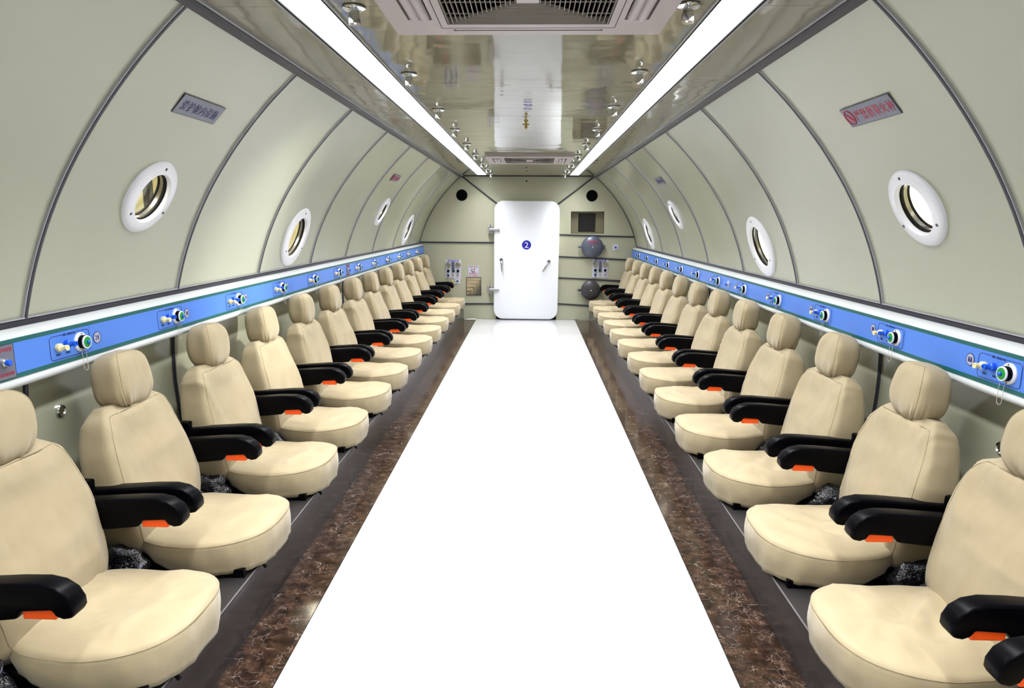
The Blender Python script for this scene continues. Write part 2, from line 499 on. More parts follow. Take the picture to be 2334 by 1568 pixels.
# daylight window of the hall, opposite the large porthole on the red-lettered side
L = bpy.data.lights.new('hall_window_light', 'AREA'); L.shape = 'RECTANGLE'; L.size = 1.3; L.size_y = 0.7; L.energy = 1000; L.color = (0.93, 0.97, 1.0)
lo = link('hall_window_light', L)
lo.location = (4.1, 4.75, 1.28); lo.rotation_euler = Vector((-2.7, -0.66, -0.09)).to_track_quat('-Z', 'Z').to_euler()

# ------------------------------------------------------------------ ceiling
ceiling = struct(part('ceiling', MB().box(-0.90, 0.90, YN, YE, ZCEIL + 0.012, ZCEIL + 0.03), joint_m))
LX = {-1: (-0.655, -0.535), 1: (0.540, 0.655)}
cy = [YN] + [k + 0.02 for k in range(0, 9)] + [YE]
for a, b in zip(cy[:-1], cy[1:]):
    for x0, x1 in ((-0.878, LX[-1][0] - 0.012), (LX[-1][1] + 0.012, LX[1][0] - 0.012), (LX[1][1] + 0.012, 0.878)):
        part('ceiling_panel', MB().box(x0, x1, a + 0.001, b - 0.001, ZCEIL, ZCEIL + 0.012), ceil_m, ceiling, bevel=0.0008, seg=1)
for sd, side in ((-1, 'blue-lettered'), (1, 'red-lettered')):
    x0, x1 = LX[sd]
    y0, y1 = -1.1, 8.985
    t = empty('strip_light')
    t.location = ((x0 + x1) / 2, (y0 + y1) / 2, ZCEIL)
    tag(t, 'long glowing white strip light in the ceiling on the %s plaque side' % side, 'light', 'ceiling strip lights')
    h = (x1 - x0) / 2; L = (y1 - y0) / 2
    mb = MB(); N = 16
    for k in range(N):
        a, b = -L + 2 * L * k / N, -L + 2 * L * (k + 1) / N
        mb.add([(-h, a, -0.001), (h, a, -0.001), (h, b, -0.001), (-h, b, -0.001)], [(0, 3, 2, 1)])
    part('diffuser', mb, strip_m, t)
    la = bpy.data.lights.new('strip_tubes', 'AREA'); la.shape = 'RECTANGLE'; la.size = 2 * h; la.size_y = 2 * L
    la.energy = STRIP_W; la.color = (0.97, 0.985, 1.0); la.spread = math.radians(114)
    lo = link('strip_tubes', la, t); lo.location = (0, 0, -0.0025)
    for s in (-1, 1):
        part('gasket', MB().box(*sorted((s * (h - 0.0015), s * (h + 0.0055))), -L, L, -0.0055, 0.010), blackmat_m, t)
        part('rail', MB().box(*sorted((s * (h + 0.0055), s * (h + 0.0125))), -L, L, -0.006, 0.010), trimlight_m, t)
    part('end_plate', MB().box(-h - 0.0125, h + 0.0125, L, L + 0.006, -0.004, 0.010), trimlight_m, t)
    part('filler', MB().box(-h - 0.0125, h + 0.0125, L + 0.006, YE - t.location.y, 0.0, 0.010), ceil_m, t)
    part('filler', MB().box(-h - 0.0125, h + 0.0125, YN - t.location.y, -L, 0.0, 0.010), ceil_m, t)

# sprinklers
SP = {-1: [2.02, 2.895, 3.79, 4.594, 5.44, 6.27, 7.175, 7.97, 8.79], 1: [2.007, 2.853, 3.69, 4.58, 5.445, 6.32, 7.19, 8.0, 8.82]}
sp0 = None
for sd, side in ((-1, 'blue-lettered'), (1, 'red-lettered')):
    for i, y in enumerate(SP[sd]):
        if sp0 is None:
            sp0 = empty('sprinkler')
            part('rosette', MB().lathe([(0.030, 0.0), (0.034, -0.003), (0.033, -0.007), (0.024, -0.011), (0.016, -0.013)], 28), chrome_m, sp0, smooth=40)
            part('body', MB().lathe([(0.015, -0.012), (0.0145, -0.022), (0.0165, -0.026), (0.0165, -0.046), (0.013, -0.050), (0.010, -0.050)], 12), chrome_m, sp0, smooth=30)
            t = sp0
        else:
            t = copy_tree(sp0)
        t.location = (sd * 0.464, y, ZCEIL)
        tag(t, 'chrome ceiling nozzle, %s from the white door, on the %s plaque side' % (ORD[9 - i], side), 'nozzle', 'chrome nozzles along the ceiling')

# cassette air conditioners
def cassette(yc, label):
    t = empty('ceiling_cassette')
    t.location = (0.023, yc, ZCEIL)
    tag(t, label, 'air conditioner', 'ceiling cassette units')
    H = 0.402; Z0, Z1 = -0.022, 0.0
    gx, gy0, gy1 = 0.236, -0.29, 0.29
    sx0, sx1, sy = 0.275, 0.345, 0.245
    # face frame with its openings left free
    mb = MB()
    mb.box(-H, -sx1, -H, H, Z0, Z1); mb.box(sx1, H, -H, H, Z0, Z1)
    for s in (-1, 1):
        a, b = sorted((s * sx0, s * sx1))
        mb.box(a, b, -H, -sy, Z0, Z1); mb.box(a, b, sy, H, Z0, Z1)
        a, b = sorted((s * gx, s * sx0))
        mb.box(a, b, -H, H, Z0, Z1)
    mb.box(-gx, gx, -H, gy0, Z0, Z1); mb.box(-gx, gx, gy1, H, Z0, Z1)
    part('face_frame', mb, ac_m, t)
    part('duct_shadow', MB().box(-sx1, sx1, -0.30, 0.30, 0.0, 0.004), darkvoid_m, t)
    # concentric return grille
    mb = MB(); k = 0
    d = 0.0
    while d < 0.20:
        x = gx - 0.004 - d; ya, yb = gy0 + 0.004 + d, gy1 - 0.004 - d
        for s in (-1, 1):
            mb.box(*sorted((s * x, s * (x - 0.0018))), ya, yb, Z0 - 0.001, Z0 + 0.008)
        for yy, s in ((ya, 1), (yb, -1)):
            mb.box(-x, x, *sorted((yy, yy + s * 0.0018)), Z0 - 0.001, Z0 + 0.008)
        d += 0.0132
    for q in (-0.20, -0.10, 0.0, 0.10, 0.20):
        mb.box(-gx, gx, q - 0.001, q + 0.001, Z0 + 0.004, Z0 + 0.007)
    part('return_grille', mb, mat_ac2, t)
    part('centre_plate', MB().box(-0.03, 0.03, -0.085, 0.085, Z0 - 0.003, Z0 + 0.004), ac_m, t, bevel=0.002)
    for s in (-1, 1):
        g = part('groove', MB().box(*sorted((s * (gx + 0.020), s * (gx + 0.0225))), -0.32, 0.325, Z0 - 0.0006, Z0 + 0.001), acdark_m, t)
        for q in (0.012, 0.040):
            M = Matrix.Translation((s * (sx0 + q + 0.008), 0, Z0 + 0.004)) @ Matrix.Rotation(s * 0.35, 4, 'Y')
            pts = [(0.0145 * math.cos(a), 0.0125 * math.sin(a)) for a in [2 * PI * j / 16 for j in range(16)]]
            part('louver_flap', MB().prism(pts, -sy + 0.01, sy - 0.01, M @ Matrix.Rotation(PI / 2, 4, 'X')), ac_m, t, smooth=40)
    for yy in (-0.350, 0.350):
        part('slot', MB().box(-0.22, 0.22, yy - 0.003, yy + 0.003, Z0 - 0.0008, Z0 + 0.001), acdark_m, t)
        for s in (-1, 1):
            part('slot_end', MB().box(s * 0.22 - 0.004, s * 0.22 + 0.004, yy - 0.008, yy + 0.003, Z0 - 0.001, Z0 + 0.001), acdark_m, t)
    part('groove', MB().box(-gx - 0.02, gx + 0.02, 0.3245, 0.3265, Z0 - 0.0006, Z0 + 0.001), acdark_m, t)
mat_ac2 = mat('grille_plastic', lin(160, 152, 144), 0.5)
cassette(1.828, 'pinkish white ceiling cassette air conditioner farther from the white door')
cassette(6.66, 'pinkish white ceiling cassette air conditioner nearer the white door')

# small fittings on the ceiling
t = empty('brass_nozzle'); t.location = (0.004, 4.2, ZCEIL)
tag(t, 'small brass fitting hanging from the middle of the polished ceiling', 'nozzle')
part('stem', MB().lathe([(0.012, 0), (0.012, -0.006), (0.006, -0.008), (0.006, -0.030)], 12), brass_m, t, smooth=30)
part('cross_arm', MB().tube([(-0.020, 0, -0.022), (0.020, 0, -0.022)], 0.004, 8), brass_m, t, smooth='all')
part('bulb', MB().lathe([(0.003, -0.030), (0.009, -0.036), (0.009, -0.044), (0.003, -0.050)], 12), brass_m, t, smooth='all')
t = empty('ceiling_sensor'); t.location = (-0.014, 8.02, ZCEIL)
tag(t, 'small cream dome sensor on the ceiling just before the end wall', 'sensor')
part('base', MB().lathe([(0.028, 0), (0.028, -0.006), (0.018, -0.009)], 20), end_m, t, smooth=40)
part('dome', MB().lathe([(0.016, -0.008), (0.015, -0.016), (0.009, -0.022), (0.002, -0.024)], 16), dome_m, t, smooth='all')

# ------------------------------------------------------------------ end walls
def arc_pts(z0, z1, sd, n=14):
    """wall outline between two heights, going from z0 to z1"""
    a0, a1 = math.asin((z0 - ZC) / R0), math.asin(min(1, (z1 - ZC) / 1.522)) if z1 > 1.85 else math.asin((z1 - ZC) / R0)
    return [(cyl(sd, 0, a0 + (a1 - a0) * i / n)[0], cyl(sd, 0, a0 + (a1 - a0) * i / n)[2]) for i in range(n + 1)]
def flat_panel(outer, holes, y, parent, m, name='wall_panel', th=0.02):
    loops = [[Vector((x, z, 0)) for x, z in lp] for lp in [outer] + holes]
    flat = [p for lp in loops for p in lp]
    tris = geometry.tessellate_polygon(loops)
    n = len(flat)
    vs = [(p.x, y, p.y) for p in flat] + [(p.x, y + th, p.y) for p in flat]
    fs = [tuple(t) for t in tris]
    o = 0
    for lp in loops:
        k = len(lp)
        fs += [(o + i, o + (i + 1) % k, n + o + (i + 1) % k, n + o + i) for i in range(k)]
        o += k
    return part(name, MB().add(vs, fs), m, parent)
WB = struct(empty('wall_back')); WB.location = (0, 0, 0)
G = 0.002
DL, DR = -0.42, 0.40      # panels run in behind the door leaf
ZL = [0.0, 0.209, 1.041]
flat_panel([(DL, ZL[2] + G), (DL, 1.53)] + [(-0.395, 1.548), (-0.884, ZCEIL - G)] + arc_pts(ZL[2] + G, ZCEIL - 0.01, -1)[::-1], [], YE, WB, end_m)
flat_panel([(DL, ZL[1] + G), (DL, ZL[2] - G)] + arc_pts(ZL[1] + G, ZL[2] - G, -1)[::-1], [], YE, WB, end_m)
flat_panel([(DL, 0.0), (DL, ZL[1] - G)] + arc_pts(0.02, ZL[1] - G, -1, 6)[::-1], [], YE, WB, end_m)
ZR = [((0.42, 0.222), (1.40, 0.165)), ((0.42, 0.575), (1.5, 0.529)), ((0.42, 0.859), (1.5, 0.817)), ((0.42, 1.151), (1.46, 1.126))]
alc = [(0.576, 1.458), (1.020, 1.460), (1.025, 1.166), (0.578, 1.164)]
flat_panel([(DR, 1.53), (DR, 1.151 + G)] + arc_pts(1.126 + G, ZCEIL - 0.01, 1) + [(0.884, ZCEIL - G), (0.395, 1.548)], [alc], YE, WB, end_m)
flat_panel([(DR, 1.151 - G), (DR, 0.859 + G)] + arc_pts(0.817 + G, 1.126 - G, 1), [], YE, WB, end_m)
flat_panel([(DR, 0.859 - G), (DR, 0.575 + G)] + arc_pts(0.529 + G, 0.817 - G, 1), [], YE, WB, end_m)
flat_panel([(DR, 0.575 - G), (DR, 0.222 + G)] + arc_pts(0.165 + G, 0.529 - G, 1), [], YE, WB, end_m)
flat_panel([(DR, 0.222 - G), (DR, 0.0)] + arc_pts(0.02, 0.165 - G, 1, 6), [], YE, WB, end_m)
flat_panel([(-0.88, ZCEIL), (0.88, ZCEIL), (0.398, 1.549), (-0.398, 1.549)], [], YE, WB, end_m)
flat_panel([(-0.43, 0.0), (-0.43, 1.56), (0.41, 1.56), (0.41, 0.0)], [], YE + 0.022, WB, blackmat_m)
def wall_line(p, q, w=0.010, d=0.012, name='joint_trim'):
    p = Vector((p[0], 0, p[1])); q = Vector((q[0], 0, q[1]))
    M = frame((p.x, YE, p.z), (q - p), (0, -1, 0))
    L = (q - p).length
    part(name, MB().box(0, L, -0.004, d, -w, w, M), trim_m, WB, bevel=0.002, seg=1)
wall_line((-1.455, 1.041), (-0.44, 1.041)); wall_line((-1.41, 0.207), (-0.44, 0.213))
wall_line((-0.884, 1.914), (-0.40, 1.548)); wall_line((0.884, 1.917), (0.39, 1.545))
for p, q in ZR[1:]: wall_line(p, (q[0] - 0.02, q[1] + 0.001))
wall_line((0.42, 0.222), (1.38, 0.166))
wall_line((-0.884, ZCEIL - 0.004), (0.884, ZCEIL - 0.004), 0.006, 0.008)
for sd in (-1, 1):
    strip_on_wall(sd, YE - 0.006, A_LOW, A_TOP, 0.006, 0.008, 'corner_trim', trim_m, WB, 36)
# end wall behind the camera
WF = struct(part('wall_front', MB().box(-1.55, 1.55, YN - 0.05, YN, -0.05, 2.2), end_m))

# recessed box in the end wall
t = empty('wall_recess', frame((0.799, YE, 1.312), (1, 0, 0), (0, 0, 1)))
tag(t, 'shallow rectangular recess with an inner hatch in the end wall beside the white door', 'recess')
mb = MB()
w2, h2 = 0.222, 0.147
for a in ((-w2, -w2 - 0.004, -h2, h2), (w2, w2 + 0.004, -h2, h2)):
    mb.box(min(a[0], a[1]), max(a[0], a[1]), a[2], a[3], -0.10, -0.001)
mb.box(-w2, w2, h2, h2 + 0.004, -0.10, -0.001); mb.box(-w2, w2, -h2 - 0.004, -h2, -0.10, -0.001)
part('liner', mb, recess_m, t)
mb = MB()
mb.box(-w2, -0.112, -h2, h2, -0.10, -0.085); mb.box(0.112, w2, -h2, h2, -0.10, -0.085)
mb.box(-0.112, 0.112, 0.122, h2, -0.10, -0.085); mb.box(-0.112, 0.112, -h2, -0.122, -0.10, -0.085)
part('back_frame', mb, recess_m, t)
part('inner_hatch', MB().box(-0.112, 0.112, -0.122, 0.122, -0.20, -0.19), plat_m, t)
mb = MB(); mb.box(-0.115, -0.112, -0.125, 0.125, -0.19, -0.085); mb.box(0.112, 0.115, -0.125, 0.125, -0.19, -0.085)
mb.box(-0.115, 0.115, 0.122, 0.125, -0.19, -0.085); mb.box(-0.115, 0.115, -0.125, -0.122, -0.19, -0.085)
part('inner_liner', mb, recess_m, t)

EW = lambda x, z, d=0.0: frame((x, YE - d, z), (1, 0, 0), (0, 0, 1))    # frames on the end wall, local z towards the room
# round black openings
for x, nm in ((-0.880, 'above the gauge panel with the mirror beside it'), (0.850, 'above the rectangular wall recess')):
    t = empty('round_vent', EW(x, 1.664))
    tag(t, 'round black vent in the end wall, %s' % nm, 'vent', 'round black vents')
    part('rim', MB().lathe([(0.0755, -0.001), (0.0755, 0.003), (0.070, 0.004), (0.068, 0.0)], 40), blackmat_m, t, smooth=40)
    part('mesh_disc', MB().lathe([(0.069, 0.0), (0.066, 0.0025)], 40), darkvoid_m, t)
t = empty('wall_eyelet', EW(-0.020, 1.849)); tag(t, 'tiny dark eyelet in the end wall above the white door', 'eyelet')
part('eyelet', MB().lathe([(0.011, 0), (0.011, 0.004), (0.006, 0.005)], 14), blackmat_m, t)

# ------------------------------------------------------------------ door
D = struct(empty('door_1', frame((-0.013, YE - 0.045, 0.803), (0.9998, 0, -0.006), (0.006, 0, 1))))
D['label'] = 'white pressure door with rounded corners and a blue number two'
leaf = MB().prism(rrect(0.434, 0.789, 0.125, 10), -0.026, 0.026)
part('leaf', leaf, door_m, D, smooth=50, bevel=0.010, seg=3)
part('seal', MB().prism(rrect(0.425, 0.780, 0.12, 10), -0.044, -0.0262), blackmat_m, D)
bd = part('number_badge', MB().lathe([(0.061, 0.0262), (0.061, 0.028)], 48), doorblue_m, D, loc=(0.0, 0.212, 0))
text('number', '2', 0.105, white_m, bd, 0.0, 0.0, 0.0285, 1.15)
for z, nm in ((0.413, 0), (-0.388, 1)):
    hg = part('hinge', MB().box(-0.517, -0.456, z - 0.058, z + 0.050, -0.04, 0.03), trimlight_m, D, bevel=0.008)
    part('hinge_arm', MB().box(-0.500, -0.362, z - 0.018, z + 0.014, 0.024, 0.052), trimlight_m, hg, bevel=0.006)
    part('hinge_pin', MB().lathe([(0.012, -0.06), (0.012, 0.052)], 14, Matrix.Translation((-0.486, z, 0.034)) @ Matrix.Rotation(PI / 2, 4, 'X')), steel_m, hg, smooth=40)
for x, zt, dx, dz in ((-0.336, 0.012, 0.010, -0.155), (0.302, -0.003, -0.080, -0.135)):
    h = part('handle', MB().tube([(x, zt, 0.06), (x + dx * 0.5, zt + dz * 0.5, 0.062), (x + dx, zt + dz, 0.06)], 0.0085, 10), steel_m, D, smooth='all')
    part('handle_boss', MB().lathe([(0.021, 0.024), (0.021, 0.055), (0.016, 0.066), (0.005, 0.070)], 20, Matrix.Translation((x, zt, 0))), screw_m, h, smooth=40)

# ------------------------------------------------------------------ instruments on the end wall
def gauge_panel(x, z, label, hx=0.108, hz=0.125):
    t = empty('gauge_panel', EW(x, z))
    tag(t, label, 'gauge panel', 'gauge panels on the end wall')
    part('back_plate', MB().box(-hx, hx, -hz, hz, 0.0, 0.006), plate_m, t, bevel=0.0015)
    hd = part('header', MB().box(-hx * 0.66, hx * 0.66, hz - 0.030, hz - 0.002, 0.006, 0.0075), doorblue_m, t)
    text('header_lettering', '吸氧控制板', 0.026, white_m, hd, 0, hz - 0.016, 0.008)
    for s in (-1, 1):
        g = part('gauge', MB().lathe([(0.036, 0.006), (0.036, 0.020), (0.033, 0.023), (0.031, 0.020)], 28, Matrix.Translation((s * 0.066, 0.057, 0))), steel_m, t, smooth=40)
        part('dial', MB().lathe([(0.031, 0.017), (0.031, 0.0195)], 28, Matrix.Translation((s * 0.066, 0.057, 0))), gauge_m, g)
        part('needle', MB().box(-0.0025, 0.0025, -0.006, 0.026, 0.0198, 0.021, Matrix.Translation((s * 0.066, 0.057, 0)) @ Matrix.Rotation(0.9, 4, 'Z')), blackmat_m, g)
        part('knob', MB().lathe([(0.017, 0.006), (0.018, 0.020), (0.015, 0.030)], 20, Matrix.Translation((s * 0.066, -0.026, 0))), black_m, t, smooth=40)
    part('flow_tube', MB().box(-0.018, 0.018, -0.045, 0.092, 0.006, 0.018), dome_m, t, bevel=0.003)
    part('valve', MB().lathe([(0.010, 0.006), (0.011, 0.032)], 14, Matrix.Translation((0.014 if x < 0 else -0.012, -0.026, 0))), black_m, t, smooth=40)
    part('valve', MB().lathe([(0.015, 0.006), (0.015, 0.028)], 14, Matrix.Translation((-0.066, -0.086, 0))), ink_m, t, smooth=40)
    part('valve', MB().lathe([(0.010, 0.006), (0.008, 0.026)], 14, Matrix.Translation((0.0, -0.086, 0))), brass_m, t, smooth=40)
    part('valve', MB().lathe([(0.009, 0.006), (0.009, 0.022)], 14, Matrix.Translation((0.066, -0.086, 0))), inkred_m, t, smooth=40)
gauge_panel(-1.006, 0.683, 'light grey gauge panel with blue header beside the mirrored plate')
gauge_panel(0.986, 0.706, 'light grey gauge panel with blue header between the two round grey hatches')

def switch_plate(x, z, h, label, lens=ink_m):
    t = empty('switch_plate', EW(x, z)); tag(t, label, 'switch plate')
    part('plate', MB().box(-h, h, -h * 1.02, h * 1.02, 0, 0.006), plate_m, t, bevel=0.0015)
    part('inner_plate', MB().box(-h * 0.72, h * 0.72, -h * 0.74, h * 0.74, 0.006, 0.008), plate_m, t, bevel=0.0008)
    part('button', MB().lathe([(0.013, 0.006), (0.013, 0.016), (0.009, 0.020)], 16), lens, t, smooth=40)
switch_plate(1.184, 0.987, 0.042, 'small square grey switch plate beside the upper round hatch')
switch_plate(-0.950, 0.520, 0.040, 'small grey switch plate just under the gauge panel near the mirror')
t = empty('brass_valve', EW(-1.02, 0.520)); tag(t, 'tiny brass valve on the end wall under the gauge panel', 'valve')
part('knob', MB().lathe([(0.008, 0), (0.008, 0.012), (0.012, 0.014), (0.012, 0.024), (0.006, 0.028)], 14), brass_m, t, smooth=40)

t = empty('notice_plate', EW(-0.731, 0.653))
tag(t, 'grey notice plate with red lettering and a hand-wheel drawing above the mirror', 'notice')
part('plate', MB().box(-0.078, 0.078, -0.080, 0.080, 0, 0.004), plate_m, t, bevel=0.001)
part('frame_line', MB().tube([(x, y, 0.004) for x, y in rrect(0.072, 0.074, 0.004, 2)], 0.0012, 4, True), trim_m, t)
text('heading', '操作说明', 0.026, inkred_m, t, 0, 0.055, 0.0045)
part('pictogram', MB().tube([(0.022 * math.cos(a), 0.012 + 0.02 * math.sin(a), 0.005) for a in [2.2 + 3.4 * k / 14 for k in range(15)]], 0.004, 6), blackmat_m, t, smooth='all')
part('pictogram_arrow', MB().prism([(0.004, 0.035), (0.024, 0.035), (0.016, 0.004)], 0.004, 0.0055), inkred_m, t)
text('lettering', '紧急情况\n方可使用', 0.030, inkred_m, t, 0, -0.044, 0.0045)

t = empty('mirror_plate', EW(-0.7255, 0.450))
tag(t, 'rectangular mirror-polished steel hatch plate below the red-lettered notice', 'mirror')
part('frame', MB().prism(rrect(0.103, 0.123, 0.004, 2), 0, 0.010), dome2_m, t, bevel=0.002)
part('mirror', MB().box(-0.096, 0.096, -0.116, 0.116, 0.010, 0.0115), mirror_m, t)

def hatch(x, z, r, m, label, writing):
    t = empty('round_hatch', EW(x, z)); tag(t, label, 'hatch')
    part('collar', MB().lathe([(r * 0.97, 0.0), (r * 0.97, 0.05), (r * 0.92, 0.055)], 48), m, t, smooth=40)
    prof = [(r, 0.045), (r, 0.060)] + [(r * math.cos(a), 0.060 + 0.055 * math.sin(a)) for a in [PI / 2 * k / 8 for k in range(1, 8)]] + [(0.004, 0.1152)]
    part('dome', MB().lathe(prof, 48), m, t, smooth=60)
    part('hub', MB().lathe([(0.008, 0.112), (0.008, 0.121), (0.005, 0.123)], 12), chrome_m, t, smooth=40)
    lug = part('latch', MB().box(-r - 0.040, -r + 0.02, -0.016, 0.014, 0.030, 0.070), m, t, bevel=0.005)
    part('latch_pin', MB().tube([(-r - 0.062, -0.004, 0.05), (-r + 0.02, 0.004, 0.068)], 0.0055, 8), chrome_m, lug, smooth='all')
    part('hinge', MB().box(r - 0.02, r + 0.022, -0.03, 0.03, 0.01, 0.062), m, t, bevel=0.005)
    if writing:
        text('lettering', writing, 0.045, inkred_m, t, 0.0, 0.070, 0.118)
hatch(0.868, 0.992, 0.146, dome_m, 'bluish grey round domed hatch with red lettering on the end wall', '递物筒')
hatch(0.860, 0.414, 0.132, dome2_m, 'dark grey round domed hatch low on the end wall near the seats', None)

# ------------------------------------------------------------------ rails with the breathing outlets
for sd, side in ((-1, 'blue-lettered'), (1, 'red-lettered')):
    dz = SHELF_DZ[sd]
    y0, y1 = YN, YE - 0.01
    t = empty('service_rail'); t.location = (sd * 1.405, (y0 + y1) / 2, 0.94 + dz)
    tag(t, 'white service rail with a long blue panel on the %s plaque wall' % side, 'rail', 'service rails along both walls')
    h = (y1 - y0) / 2
    # profile: x away from the aisle (into the wall), z
    prof = [(0.085, 0.083), (0.055, 0.082), (0.028, 0.077), (0.010, 0.068), (0.001, 0.059), (0.001, -0.053), (0.0005, -0.060), (-0.0012, -0.066), (0.000, -0.074), (0.005, -0.081), (0.014, -0.085), (0.10, -0.085), (0.10, 0.083)]
    vs = [(sd * x, yy, z) for yy in (-h, h) for x, z in prof]; k = len(prof)
    fs = [(i, (i + 1) % k, k + (i + 1) % k, k + i) for i in range(k)] + [tuple(range(k)), tuple(range(k, 2 * k))]
    part('rail_body', MB().add(vs, fs), rail_m, t, smooth=35)
    cuts = [y0] + [(2.147 if sd < 0 else 1.866) + 0.597 * q for q in range(-5, 12)] + [y1]
    for a, b in zip(cuts[:-1], cuts[1:]):
        part('blue_panel', MB().box(*sorted((sd * 0.002, -sd * 0.0015)), a + 0.0006 - t.location.y, b - 0.0006 - t.location.y, -0.041, 0.046), blue_m, t)
    part('green_stripe', MB().box(*sorted((sd * 0.002, -sd * 0.0018)), -h, h, 0.046, 0.058), green_m, t)
    part('green_stripe', MB().box(*sorted((sd * 0.002, -sd * 0.0018)), -h, h, -0.054, -0.041), green_m, t)

def outlet_proto():
    t = empty('oxygen_outlet')
    fr_pts = rrect(0.092, 0.036, 0.012, 5)
    part('printed_frame', MB().tube([(x, y, 0.0003) for x, y in fr_pts], 0.0011, 4, True), ink_m, t)
    part('printed_plate', MB().prism(rrect(0.0915, 0.0355, 0.0115, 5), -0.0005, 0.0003), blue_m, t)
    part('caption_gap', MB().box(-0.036, 0.030, 0.033, 0.039, 0.0002, 0.0018), blue_m, t)
    part('logo', MB().box(-0.032, -0.020, 0.0325, 0.0385, 0.0018, 0.0022), ink_m, t)
    text('caption', '吸排氧接口装置', 0.0058, ink_m, t, 0.006, 0.0355, 0.002, 1.0)
    text('caption', '吸氧口', 0.0062, ink_m, t, -0.058, -0.022, 0.0006)
    text('caption', '排氧口', 0.0062, ink_m, t, -0.014, -0.022, 0.0006)
    def spigot(name, m, x, y):
        M = Matrix.Translation((x, y, 0))
        b = part(name, MB().lathe([(0.0115, 0.0), (0.0125, 0.004), (0.0125, 0.012), (0.0095, 0.014), (0.0075, 0.018), (0.0072, 0.024), (0.0085, 0.026), (0.0085, 0.033), (0.0050, 0.0335), (0.0045, 0.029)], 16, M), m, t, smooth=35)
        part('collar', MB().lathe([(0.0135, 0.003), (0.0135, 0.009)], 6, M), m, b)
        return b
    spigot('ivory_spigot', yellow_m, -0.060, 0.001)
    spigot('blue_spigot', bluep_m, -0.020, 0.006)
    M = Matrix.Translation((0.046, 0.0, 0))
    fl = part('flange', MB().lathe([(0.031, 0.0), (0.031, 0.004), (0.028, 0.007), (0.024, 0.007)], 28, M), white_m, t, smooth=40)
    for a in (PI / 2, -PI / 2):
        part('screw', MB().lathe([(0.0022, 0.006), (0.0022, 0.0082)], 8, M @ Matrix.Translation((0, 0.0268 * math.sin(a), 0))), screw_m, fl)
    part('valve_body', MB().lathe([(0.022, 0.006), (0.022, 0.019), (0.020, 0.021)], 28, M), black_m, t, smooth=40)
    cap = part('cap_rim', MB().lathe([(0.0205, 0.019), (0.0215, 0.021), (0.0205, 0.0245)], 28, M), white_m, t, smooth=40)
    part('green_disc', MB().lathe([(0.0175, 0.0242), (0.0165, 0.0258), (0.009, 0.0265)], 28, M), greenp_m, cap, smooth=40)
    part('blue_button', MB().lathe([(0.0062, 0.026), (0.0062, 0.031), (0.004, 0.0335)], 16, M), bluep_m, cap, smooth=40)
    part('hanging_tube', MB().tube([(0.040 + 0.010 * math.cos(a), -0.082 + 0.010 * math.sin(a) if math.sin(a) < 0 else -0.082, 0.016) for a in [PI + PI * k / 8 for k in range(9)]] + [(0.050, -0.03, 0.014)], 0.0008, 5), wire_m, t)
    part('hanging_tube', MB().tube([(0.030, -0.082, 0.016), (0.030, -0.03, 0.014)], 0.0008, 5), wire_m, t)
    bd = part('number_badge', MB().lathe([(0.0190, 0.0), (0.0190, 0.0012)], 28), badge_m, t)
    part('badge_ring', MB().lathe([(0.0196, 0.0), (0.0196, 0.0016), (0.0178, 0.0016)], 28, caps=False), ink_m, bd)
    return t
proto = outlet_proto()
first = True
for sd, side, base, y0, pitch in ((-1, 'blue-lettered', 28, 2.05, 0.597), (1, 'red-lettered', 42, 1.96, 0.6035)):
    for i in range(12):
        o = proto if first else copy_tree(proto)
        first = False
        o.matrix_world = frame((sd * 1.4035, y0 + pitch * i, 0.940 + SHELF_DZ[sd] + 0.0), (0, -sd, 0), (0, 0, 1))
        tag(o, 'oxygen outlet with ivory and blue spigots, %s from the white door, %s plaque side' % (ORD[12 - i], side), 'outlet', 'breathing outlets on the blue rails')
        for ch in o.children:
            if ch.name.startswith('number_badge'):
                ch.location = (0.131, 0.000, 0) if sd < 0 else (-0.130, 0.006, 0)
                text('number', str(base - i), 0.022, ink_m, ch, 0, 0, 0.0015)

# call-button plates on the rails
for sd, y, big, label in ((-1, 1.795, True, 'grey call-button plate with red lettering on the rail, next to outlet 28'),
                          (-1, 5.33, True, 'grey call-button plate with red lettering midway along the rail'),
                          (1, 4.694, False, 'small blue call button on the rail under the red-lettered plaque wall')):
    t = empty('call_button', frame((sd * 1.4035, y - (0.022 if y < 2 else 0), 0.939 + SHELF_DZ[sd]), (0, -sd, 0), (0, 0, 1)))
    tag(t, label, 'call button')
    if big:
        part('plate', MB().box(-0.042, 0.042, -0.048, 0.048, -0.001, 0.0015), plaque_m, t, bevel=0.0006, seg=1)
        part('plate_border', MB().tube([(x, yy, 0.0015) for x, yy in rrect(0.0415, 0.0475, 0.002, 2)], 0.0009, 4, True), trim_m, t)
        text('lettering', '紧急呼叫按钮', 0.012, inkred_m, t, 0.0, 0.034, 0.0018)
        text('lettering', '非紧急请勿按', 0.012, inkred_m, t, 0.0, -0.034, 0.0018)
    else:
        part('plate', MB().box(-0.020, 0.020, -0.024, 0.024, -0.001, 0.0015), plate_m, t, bevel=0.0006, seg=1)
    b = part('bezel', MB().lathe([(0.0125, 0.001), (0.0125, 0.009), (0.0095, 0.012)], 20), chrome_m, t, smooth=40)
    part('push_button', MB().lathe([(0.0085, 0.010), (0.0085, 0.021), (0.007, 0.023)], 18), bluep_m, b, smooth=40)

